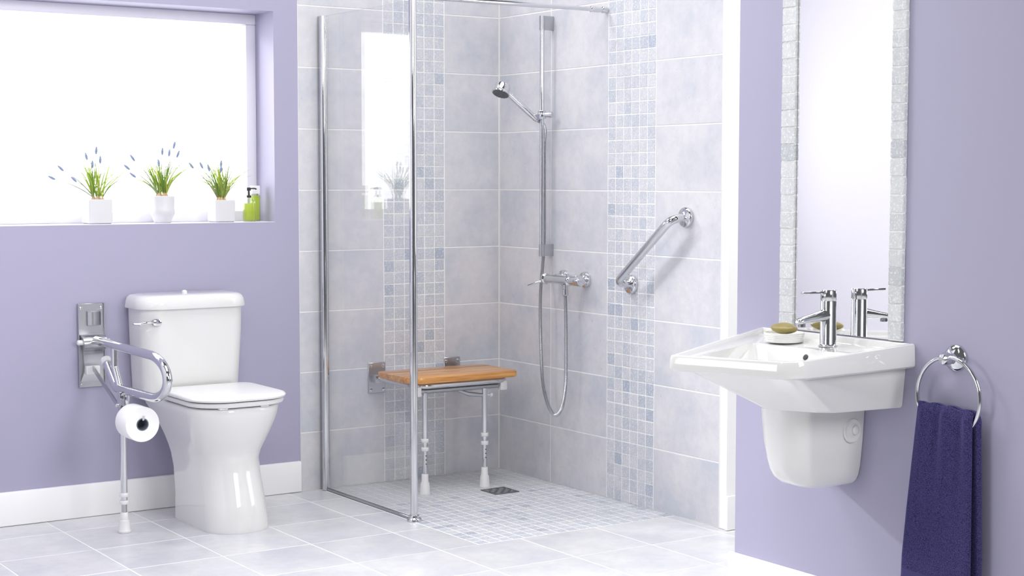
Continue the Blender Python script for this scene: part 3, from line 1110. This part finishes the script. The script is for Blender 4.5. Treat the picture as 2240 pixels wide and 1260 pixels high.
top = rimz
bm = new()
r2 = 0.002
low = ((-0.575, -2.900), (-0.826, -2.872), (-0.925, -2.703), (-0.575, -2.470))
rings = [
    quad_ring(((-0.575, -2.885), (-0.811, -2.856), (-0.905, -2.707), (-0.575, -2.49)), (r2, .04, .03, r2), 0.6605),
    quad_ring(((-0.575, -2.895), (-0.821, -2.867), (-0.918, -2.703), (-0.575, -2.475)), (r2, .04, .03, r2), 0.662),
    quad_ring(low, (r2, .04, .03, r2), 0.668),
    quad_ring(((-0.575, -2.910), (-0.993, -2.930), (-1.093, -2.607), (-0.575, -2.372)), (r2, .04, .018, r2), lambda d: 0.771 - d * 0.006),
    quad_ring(((-0.575, -2.918), (-1.006, -2.938), (-1.108, -2.604), (-0.575, -2.362)), (r2, .045, .018, r2), lambda d: 0.7765 - d * 0.006),
    quad_ring(inset(0.008), (r2, .055, .022, r2), lambda d: 0.776 - d * 0.006),
    quad_ring(inset(0.001), (r2, .06, .024, r2), lambda d: 0.781 - d * 0.006),
    quad_ring(inset(0.0), (r2, .06, .024, r2), lambda d: 0.787 - d * 0.006),
    quad_ring(inset(0.002), (r2, .06, .024, r2), lambda d: top(d) - 0.008),
    quad_ring(inset(0.004), (r2, .06, .023, r2), lambda d: top(d) - 0.002),
    quad_ring(inset(0.008, 0.003), (r2, .058, .022, r2), lambda d: top(d)),
    quad_ring(inset(0.015, 0.008), (.003, .052, .019, .003), lambda d: top(d)),
    quad_ring(inset(0.019, 0.011), (.003, .05, .018, .003), lambda d: top(d) - 0.003),
    quad_ring(inset(0.022, 0.013), (.004, .048, .026, .004), lambda d: min(top(d) - 0.008, 0.826)),
    quad_ring(inset(0.032, 0.018), (.006, .046, .026, .006), lambda d: 0.820 - 0.015 * min(1, d / 0.45)),
    quad_ring(((-0.712, -2.890), (-1.000, -2.905), (-1.080, -2.630), (-0.712, -2.455)), (.03, .06, .05, .03), lambda d: 0.812),
    quad_ring(((-0.726, -2.875), (-0.985, -2.888), (-1.060, -2.640), (-0.726, -2.470)), (.05, .07, .06, .05), lambda d: 0.790),
    quad_ring(((-0.765, -2.830), (-0.930, -2.840), (-0.985, -2.665), (-0.765, -2.52)), (.06, .07, .06, .06), 0.722),
    quad_ring(((-0.80, -2.780), (-0.880, -2.785), (-0.91, -2.695), (-0.80, -2.60)), (.03, .04, .03, .03), 0.712),
]
loft(bm, rings)
obj('basin_bowl', bm, M['ceramic'], bs, 35)
bm = new(); lathe(bm, [(0.0085, 0), (0.0085, 0.002), (0.005, 0.0025)], (-0.7265, YC - 0.006, 0.790), (-1, 0, 0.45), 20)
obj('overflow_hole', bm, M['rubber'], bs, label='dark overflow hole')
bm = new(); lathe(bm, [(0.024, 0), (0.024, 0.003), (0.016, 0.005)], (-0.845, YC - 0.03, 0.712), (0, 0, 1), 24)
obj('waste_fitting', bm, M['chrome'], bs)

pd = empty('semi_pedestal', (-0.7, YC, 0.5), 'white ceramic half pedestal on the lavender wall under the basin', 'pedestal')
PC = YC + 0.004


def pring(z, xfr, hw, rr):
    return rrect(xfr, XC - 0.0005, PC - hw, PC + hw, (0.004, rr, rr, 0.004), z, 10)


bm = new()
loft(bm, [pring(0.660, -0.838, 0.096, 0.075), pring(0.62, -0.836, 0.093, 0.073), pring(0.55, -0.829, 0.088, 0.070), pring(0.505, -0.821, 0.0835, 0.068), pring(0.475, -0.812, 0.0795, 0.064), pring(0.453, -0.799, 0.074, 0.058),
          pring(0.438, -0.782, 0.066, 0.050), pring(0.428, -0.758, 0.056, 0.042), pring(0.4215, -0.728, 0.043, 0.032), pring(0.4185, -0.69, 0.026, 0.02)])
obj('pedestal_shell', bm, M['ceramic'], pd, 60)
sidey = PC - 0.0925
bm = new()
rg = []
for rr, d in ((0.034, -0.001), (0.031, 0.0035), (0.026, 0.002), (0.018, -0.002)):
    rg.append([Vector((-0.624 + rr * math.cos(2 * math.pi * k / 28), sidey - d, 0.585 + rr * 1.05 * math.sin(2 * math.pi * k / 28))) for k in range(28)])
loft(bm, rg)
obj('fixing_recess', bm, M['ceramic'], pd)
bm = new(); lathe(bm, [(0.0125, 0), (0.0125, 0.005), (0.010, 0.007), (0.004, 0.008)], (-0.612, sidey + 0.001, 0.585), (0, -1, 0), 22)
obj('fixing_cap', bm, M['plastic'], pd)

# basin tap
TXX, TYY, TZZ = -0.641, YC - 0.006, 0.8165
tp = empty('basin_tap', (TXX, TYY, TZZ), 'chrome single lever mixer tap standing on the white basin', 'tap')
ax = Vector((0, 0, 1))
B0 = Vector((TXX, TYY, TZZ))
bm = new(); lathe(bm, [(0.0265, 0), (0.0265, 0.004), (0.024, 0.006), (0.0232, 0.007), (0.0225, 0.128), (0.0212, 0.130)], B0, ax, 36)
obj('tap_body', bm, M['satin'], tp)
bm = new(); lathe(bm, [(0.0212, 0.1295), (0.0226, 0.1315), (0.0226, 0.158), (0.0205, 0.1605), (0.006, 0.161)], B0, ax, 36)
cap = obj('lever_cap', bm, M['satin'], tp)
T = B0 + ax * 0.1545
bm = new(); box(bm, T.x - 0.102, T.x - 0.012, T.y - 0.007, T.y + 0.007, T.z - 0.003, T.z + 0.003, 0.0015, 1)
obj('lever', bm, M['satin'], tp)
bm = new(); lathe(bm, [(0.003, 0), (0.003, 0.001)], B0 + ax * 0.141 + Vector((-0.0224, 0, 0)), (-1, 0, 0), 10)
obj('index_dot', bm, M['rubber'], cap, label='small dark index dot')
S0 = B0 + ax * 0.089
rg = []
for f, h, w in ((0.0, 0.019, 0.0205), (0.25, 0.0165, 0.0195), (0.55, 0.013, 0.0175), (0.85, 0.0105, 0.016), (0.95, 0.0095, 0.0145), (1.0, 0.006, 0.010)):
    c = S0 + Vector((-0.118 * f, 0, 0.002 - 0.016 * f))
    rg.append([c + Vector((0.1 * h * math.sin(a), w * math.cos(a), h * math.sin(a))) for a in [2 * math.pi * k / 20 for k in range(20)]])
bm = new(); loft(bm, rg)
obj('spout', bm, M['satin'], tp, 50)
bm = new(); lathe(bm, [(0.0105, 0), (0.0105, 0.010), (0.008, 0.011)], S0 + Vector((-0.102, 0, -0.019)), (0, 0, -1), 20)
obj('aerator', bm, M['dark_chrome'], tp)

# soap dish and soap
DC = Vector((-0.662, -2.522, 0.8165))
bm = new()
profile = [(0.046, 0.0), (0.054, 0.002)]
for k in range(4):
    z = 0.004 + k * 0.0055
    profile += [(0.0545 + k * 0.0011, z), (0.0562 + k * 0.0011, z + 0.0027), (0.0545 + k * 0.0011, z + 0.0052)]
profile += [(0.0592, 0.027), (0.0585, 0.029), (0.0560, 0.0285), (0.050, 0.021), (0.03, 0.0185), (0.004, 0.018)]
lathe(bm, profile, DC, (0, 0, 1), 48)
sd_ = obj('soap_dish', bm, M['dish'], None, 30)
tag(sd_, 'round ribbed white soap dish on the basin ledge', 'soap dish')
bm = new()
bmesh.ops.create_uvsphere(bm, u_segments=32, v_segments=18, radius=1.0)
for v in bm.verts:
    x, y, z = v.co
    v.co = Vector((x * 0.032, y * 0.054 * (1 - 0.12 * z * z), z * 0.0170 * (1 - 0.15 * abs(y))))
bmesh.ops.rotate(bm, verts=bm.verts, cent=(0, 0, 0), matrix=Matrix.Rotation(R(-12), 3, 'Z'))
bmesh.ops.translate(bm, verts=bm.verts, vec=DC + Vector((-0.004, -0.004, 0.0405)))
so = obj('soap_bar', bm, M['soap'], None, 80)
tag(so, 'oval olive green soap bar in the ribbed dish', 'soap')

# tall mirror with a stone tile border on both sides
mr = empty('tiled_mirror', (XC, -2.66, 0.85), 'tall narrow mirror edged with pale stone tiles above the basin', 'mirror')
bm = new(); box(bm, XC - 0.005, XC - 0.0005, -2.852, -2.480, 0.846, 2.14, 0.0006, 1)
obj('mirror_glass', bm, M['mirror'], mr, flat=True)
bm = new()
for y0, y1 in ((-2.479, -2.420), (-2.902, -2.853)):
    box(bm, XC - 0.0105, XC - 0.0005, y0 + 0.0015, y1 - 0.0015, 0.846, 2.14)
obj('border_grout', bm, M['grout'], mr, flat=True)


def border_mesh(w, h, seed):
    rnd = random.Random(seed)
    bm = new()
    out = []
    nn = 6
    for (ay, az), (by, bz) in (((-w, -h), (w, -h)), ((w, -h), (w, h)), ((w, h), (-w, h)), ((-w, h), (-w, -h))):
        for k in range(nn):
            f = k / nn
            out.append((ay + (by - ay) * f + rnd.uniform(-0.0008, 0.0008), az + (bz - az) * f + rnd.uniform(-0.0008, 0.0008)))
    loft(bm, [[Vector((-0.0005, a * 0.99, b)) for a, b in out], [Vector((-0.0115, a, b)) for a, b in out], [Vector((-0.0135, a * 0.95, b * 0.955)) for a, b in out]])
    bmesh.ops.recalc_face_normals(bm, faces=bm.faces)
    me = bpy.data.meshes.new('border_tile'); bm.to_mesh(me); bm.free()
    me.materials.append(M['stone'])
    return me


LB = [border_mesh(0.029, 0.0233, s) for s in range(4)]
RB = [border_mesh(0.0245, 0.0233, 9 + s) for s in range(4)]
for k in range(26):
    z = 0.871 + 0.0498 * k - 0.002
    linked('border_tile', random.choice(LB), (XC + random.uniform(-0.001, 0.001), -2.4495, z), mr)
    linked('border_tile', random.choice(RB), (XC + random.uniform(-0.001, 0.001), -2.8775, z + 0.004), mr)

# ------------------------------------------------------------------ towel ring and towel
rgx = XC - 0.042
tr_ = empty('towel_ring', (XC, -3.085, 0.8), 'chrome towel ring on round wall plate right of the basin', 'towel ring')
tr_['label'] = 'chrome towel ring on a round wall plate holding the navy towel'
PL = Vector((XC, -3.086, 0.817))
bm = new(); lathe(bm, [(0.0365, 0.0), (0.0365, 0.005), (0.034, 0.009), (0.026, 0.014), (0.015, 0.018), (0.0115, 0.03)], PL, (-1, 0, 0), 36)
obj('wall_plate', bm, M['chrome'], tr_)
bm = new(); lathe(bm, [(0.010, 0.026), (0.0165, 0.031), (0.0175, 0.045), (0.013, 0.054), (0.004, 0.057)], PL, (-1, 0, 0), 28)
obj('knuckle', bm, M['chrome'], tr_)
RCN = Vector((rgx, -3.096, 0.717)); RR = 0.1055
bm = new(); tube(bm, [RCN + Vector((0, RR * math.cos(2 * math.pi * k / 72), RR * math.sin(2 * math.pi * k / 72))) for k in range(72)], 0.0055, 14, closed=True)
obj('ring', bm, M['chrome'], tr_)

# navy towel folded over the ring: front fall, fold over the ring, shorter back fall
tw = empty('hand_towel', (rgx, -3.07, 0.2), 'navy blue terry hand towel draped through the chrome ring', 'towel')
NW, NF = 60, 110


def ring_bottom(y):
    d = max(-1, min(1, (y - RCN.y) / RR))
    return RCN.z - RR * math.sqrt(max(0, 1 - d * d))


def towel_sheet(z_lo, side, thick, zband=None, part='both'):
    bm = new()

    def surf(i, j, outer):
        u_ = i / NW - 0.5; v_ = j / NF
        # across the top the cloth is gathered on the ring, lower down it hangs a little wider
        w = 0.186 + 0.047 * min(1, v_ * 1.25) if side > 0 else 0.190 + 0.034 * min(1, v_ * 1.25)
        yc = -3.092 + 0.020 * v_ if side > 0 else -3.102 + 0.008 * v_
        y = yc - u_ * w
        top = 0.689 + 0.004 * math.cos(u_ * 2.6) + 0.0022 * math.sin(u_ * 21) + 0.008 * (-u_) - 0.003
        fold = (0.007 * math.sin(u_ * 17 + 0.6) + 0.004 * math.sin(u_ * 31 + 1)) * max(0.12, 1 - v_ * 1.6)
        off_ = 0.0095 + fold * 0.55 + 0.006 * v_
        x = rgx - off_ if side > 0 else rgx + 0.0105 - fold * 0.4
        z = top + (z_lo - top) * v_ + 0.004 * math.sin(u_ * 5) * v_ - (0.012 * u_ * v_ if side > 0 else 0)
        if v_ < 0.03:
            k = 1 - v_ / 0.03
            x = x * (1 - k) + (rgx - 0.002 if side > 0 else rgx + 0.002) * k
            z += 0.004 * (1 - (1 - k) ** 2)
        edge = max(0.0, abs(u_) - 0.47) / 0.03
        th = thick * (1 - 0.6 * edge)
        return Vector((x - side * th * 0.5 if outer else x + side * th * 0.5, y, z))
    j0, j1 = 0, NF
    if part == 'cloth' and zband is not None: j1 = int(NF * zband)
    if part == 'band' and zband is not None: j0, j1 = int(NF * zband), int(NF * (zband + 0.055))
    if part == 'hem' and zband is not None: j0 = int(NF * (zband + 0.055))
    sc = 0.75 if part == 'band' else 1.0
    thick *= sc
    A_ = [[bm.verts.new(surf(i, j, True)) for i in range(NW + 1)] for j in range(j0, j1 + 1)]
    B_ = [[bm.verts.new(surf(i, j, False)) for i in range(NW + 1)] for j in range(j0, j1 + 1)]
    nj = j1 - j0
    for j in range(nj):
        for i in range(NW):
            bm.faces.new((A_[j][i], A_[j][i + 1], A_[j + 1][i + 1], A_[j + 1][i]))
            bm.faces.new((B_[j][i], B_[j + 1][i], B_[j + 1][i + 1], B_[j][i + 1]))
    for j in range(nj):
        bm.faces.new((A_[j][0], A_[j + 1][0], B_[j + 1][0], B_[j][0]))
        bm.faces.new((A_[j][NW], B_[j][NW], B_[j + 1][NW], A_[j + 1][NW]))
    for i in range(NW):
        bm.faces.new((A_[0][i], B_[0][i], B_[0][i + 1], A_[0][i + 1]))
        bm.faces.new((A_[nj][i], A_[nj][i + 1], B_[nj][i + 1], B_[nj][i]))
    return bm


front = obj('towel_front', towel_sheet(0.165, 1, 0.011, 0.865, 'cloth'), M['towel'], tw, 80)
obj('woven_band', towel_sheet(0.165, 1, 0.011, 0.865, 'band'), M['towel_band'], tw, 80, label='flat woven border band')
obj('towel_hem', towel_sheet(0.165, 1, 0.011, 0.865, 'hem'), M['towel'], tw, 80)
obj('towel_back', towel_sheet(0.20, -1, 0.012), M['towel'], tw, 80)


# ------------------------------------------------------------------ window sill: three pots and two bottles
def blade(bm, base, tip, bend, w):
    base, tip, bend = Vector(base), Vector(tip), Vector(bend)
    mid = (base + tip) / 2 + bend
    rings = []
    n = 9
    for k in range(n + 1):
        s_ = k / n
        p = base * (1 - s_) ** 2 + mid * 2 * s_ * (1 - s_) + tip * s_ * s_
        tdir = ((mid - base) * (1 - s_) + (tip - mid) * s_).normalized()
        sd2 = tdir.cross(Vector((0.3, 1, 0.2))).normalized()
        nn2 = tdir.cross(sd2)
        ww = w * (0.55 + 0.45 * math.sin(math.pi * min(1, s_ * 1.2 + 0.15))) * (1 - 0.85 * max(0, (s_ - 0.7) / 0.3))
        rings.append([p + sd2 * ww, p + nn2 * ww * 0.35, p - sd2 * ww, p - nn2 * ww * 0.25])
    loft(bm, rings)


def muscari(name, c, kind, hw, hgt, label, seed, leaves, flowers):
    rnd = random.Random(seed)
    p = empty(name, c, label, 'potted plant', 'potted grape hyacinths on the sill')
    c = Vector(c)
    bm = new()
    if kind == 'cube':
        def q(s_, z, rr=0.006):
            return [c + v for v in rrect(-s_, s_, -s_, s_, rr, z, 4)]
        loft(bm, [q(hw - 0.006, 0.0, .004), q(hw - 0.001, 0.004), q(hw, 0.01), q(hw, hgt - 0.002), q(hw - 0.002, hgt, 0.005), q(hw - 0.006, hgt, 0.004), q(hw - 0.007, hgt - 0.016, 0.004)])
    else:
        lathe(bm, [(0.030, 0), (0.033, 0.002), (0.036, 0.012), (hw - 0.004, 0.030), (hw, 0.036), (hw + 0.0005, 0.055), (hw - 0.0005, 0.058), (hw + 0.0005, 0.08), (hw, hgt - 0.002), (hw - 0.002, hgt), (hw - 0.005, hgt - 0.001), (hw - 0.006, hgt - 0.014)], c, (0, 0, 1), 40)
    obj('pot', bm, M['pot'], p)
    bm = new(); lathe(bm, [(hw - 0.008, hgt - 0.022), (hw - 0.009, hgt - 0.012), (0.01, hgt - 0.010)], c, (0, 0, 1), 20)
    obj('potting_gravel', bm, M['soil'], p)
    bm = new()
    bases = []
    for k in range(7):
        a = 2 * math.pi * k / 7 + rnd.uniform(-0.3, 0.3)
        rr = (hw - 0.018) * (0.35 if k == 0 else rnd.uniform(0.55, 0.95))
        b0 = c + Vector((rr * math.cos(a), rr * math.sin(a), hgt - 0.014))
        bases.append(b0 + Vector((0, 0, 0.018)))
        lathe(bm, [(0.003, 0), (0.0085, 0.006), (0.008, 0.012), (0.0045, 0.020), (0.003, 0.026)], b0, (0, 0, 1), 12)
    obj('bulbs', bm, M['bulb'], p)
    bm = new()
    for k in range(leaves):
        b0 = rnd.choice(bases)
        side = (b0 - c); side.z = 0
        ang = rnd.uniform(0, 2 * math.pi)
        lean = abs(rnd.gauss(0, 0.065)) + 0.012
        d = Vector((math.cos(ang), math.sin(ang) * 0.55, 0)) * lean + side * 1.1
        if d.y > 0.045: d.y = 0.045
        ln = rnd.uniform(0.10, 0.175) - lean * 0.3
        tip = b0 + d + Vector((0, 0, ln))
        if tip.x > WIN_R - 0.02: tip.x = WIN_R - 0.02
        bend = Vector((-d.x * 0.25, -d.y * 0.25, 0.012 + lean * 0.12))
        blade(bm, b0, tip, bend, rnd.uniform(0.0018, 0.0029))
    obj('leaves', bm, M['leaf'], p, 80, kind='stuff')
    stems = []
    bm = new()
    for dx, dy, hz in flowers:
        b0 = min(bases, key=lambda q2: abs(q2.x - c.x - dx * 0.3))
        tip = c + Vector((dx, dy, hgt + hz))
        blade(bm, b0, tip, Vector((-dx * 0.15, 0, 0.01)), 0.0022)
        stems.append((tip, (tip - b0).normalized()))
    obj('flower_stems', bm, M['stem'], p, 80)
    for tip, d in stems:
        bm = new()
        prof2 = [(0.001, 0)]
        for q2 in range(6):
            zz = 0.003 + q2 * 0.0042
            rr = 0.0054 * math.sin(math.pi * (0.25 + 0.11 * q2)) + 0.0008
            prof2 += [(rr * 0.8, zz), (rr, zz + 0.0018), (rr * 0.75, zz + 0.0036)]
        prof2 += [(0.001, 0.031)]
        lathe(bm, prof2, tip - d * 0.006, d, 9)
        obj('flower_spike', bm, M['flower'], p, 60)
    return p


muscari('potted_hyacinth', (-1.799, 0.071, SILL), 'cube', 0.0465, 0.094, 'white cube pot of sparse leaning grape hyacinths, furthest from the soap bottles', 3, 34,
        [(-0.165, 0.0, 0.078), (-0.125, 0.02, 0.112), (-0.085, -0.01, 0.070), (-0.015, 0.0, 0.125), (-0.03, 0.02, 0.155), (0.0, 0.0, 0.178), (0.012, -0.01, 0.142)])
muscari('potted_hyacinth', (-1.537, 0.066, SILL), 'round', 0.0475, 0.106, 'rounded white pot with tapered foot holding tall grape hyacinths on the sill', 12, 40,
        [(-0.135, 0.0, 0.105), (-0.11, 0.01, 0.14), (-0.115, -0.01, 0.075), (-0.012, 0.0, 0.12), (0.01, 0.02, 0.165), (0.05, 0.0, 0.19), (0.038, 0.02, 0.16), (0.06, -0.01, 0.155)])
muscari('potted_hyacinth', (-1.288, 0.068, SILL), 'cube', 0.0430, 0.088, 'white cube pot of dense green grape hyacinths beside the soap bottles', 25, 56,
        [(-0.12, 0.0, 0.13), (-0.075, 0.01, 0.13), (-0.05, 0.0, 0.12), (0.0, 0.0, 0.135), (-0.005, -0.01, 0.115)])


def bottle(name, c, hw, hd_, hbody, hfill, label, pump):
    p = empty(name, c, label, 'bottle')
    c = Vector(c)

    def q(f, z, rr):
        return [c + v for v in rrect(-hw * f, hw * f, -hd_ * f, hd_ * f, rr, z, 5)]
    bm = new()
    if pump:
        loft(bm, [q(0.92, 0.0, 0.006), q(1.0, 0.004, 0.008), q(1.0, hbody * 0.74, 0.008), q(0.93, hbody * 0.85, 0.008), q(0.62, hbody * 0.95, 0.007), q(0.42, hbody, 0.006)])
    else:
        loft(bm, [q(0.92, 0.0, 0.006), q(1.0, 0.004, 0.006), q(1.0, hbody - 0.003, 0.006), q(0.95, hbody, 0.006)])
    obj('bottle_body', bm, M['bottle_glass'], p)
    bm = new()
    loft(bm, [q(0.80, 0.005, 0.004), q(0.86, 0.008, 0.005), q(0.86, hfill * 0.93, 0.005), q(0.82, hfill, 0.005)])
    obj('liquid_soap', bm, M['liquid'], p, label='lime green liquid')
    if pump:
        bm = new(); lathe(bm, [(0.0095, 0), (0.0095, 0.009), (0.004, 0.010), (0.004, 0.028), (0.0085, 0.028), (0.0085, 0.040), (0.0075, 0.041)], c + Vector((0, 0, hbody - 0.003)), (0, 0, 1), 20)
        z = c.z + hbody + 0.034
        tube(bm, [(c.x, c.y, z), (c.x + 0.024, c.y - 0.004, z), (c.x + 0.031, c.y - 0.005, z - 0.003)], 0.0032, 10)
        obj('pump', bm, M['rubber'], p, label='black pump nozzle')
    else:
        bm = new()
        loft(bm, [q(0.97, hbody + 0.0005, 0.006), q(0.97, hbody + 0.030, 0.006), q(0.9, hbody + 0.033, 0.006)])
        obj('bottle_cap', bm, M['plastic'], p)
    return p


bottle('soap_dispenser', (-1.176, 0.050, SILL), 0.0235, 0.0160, 0.100, 0.074, 'clear pump bottle of lime green soap with black nozzle', True)
bottle('lotion_bottle', (-1.126, 0.100, SILL), 0.0185, 0.015, 0.112, 0.105, 'slim bottle of lime green gel with white cap behind the pump bottle', False)
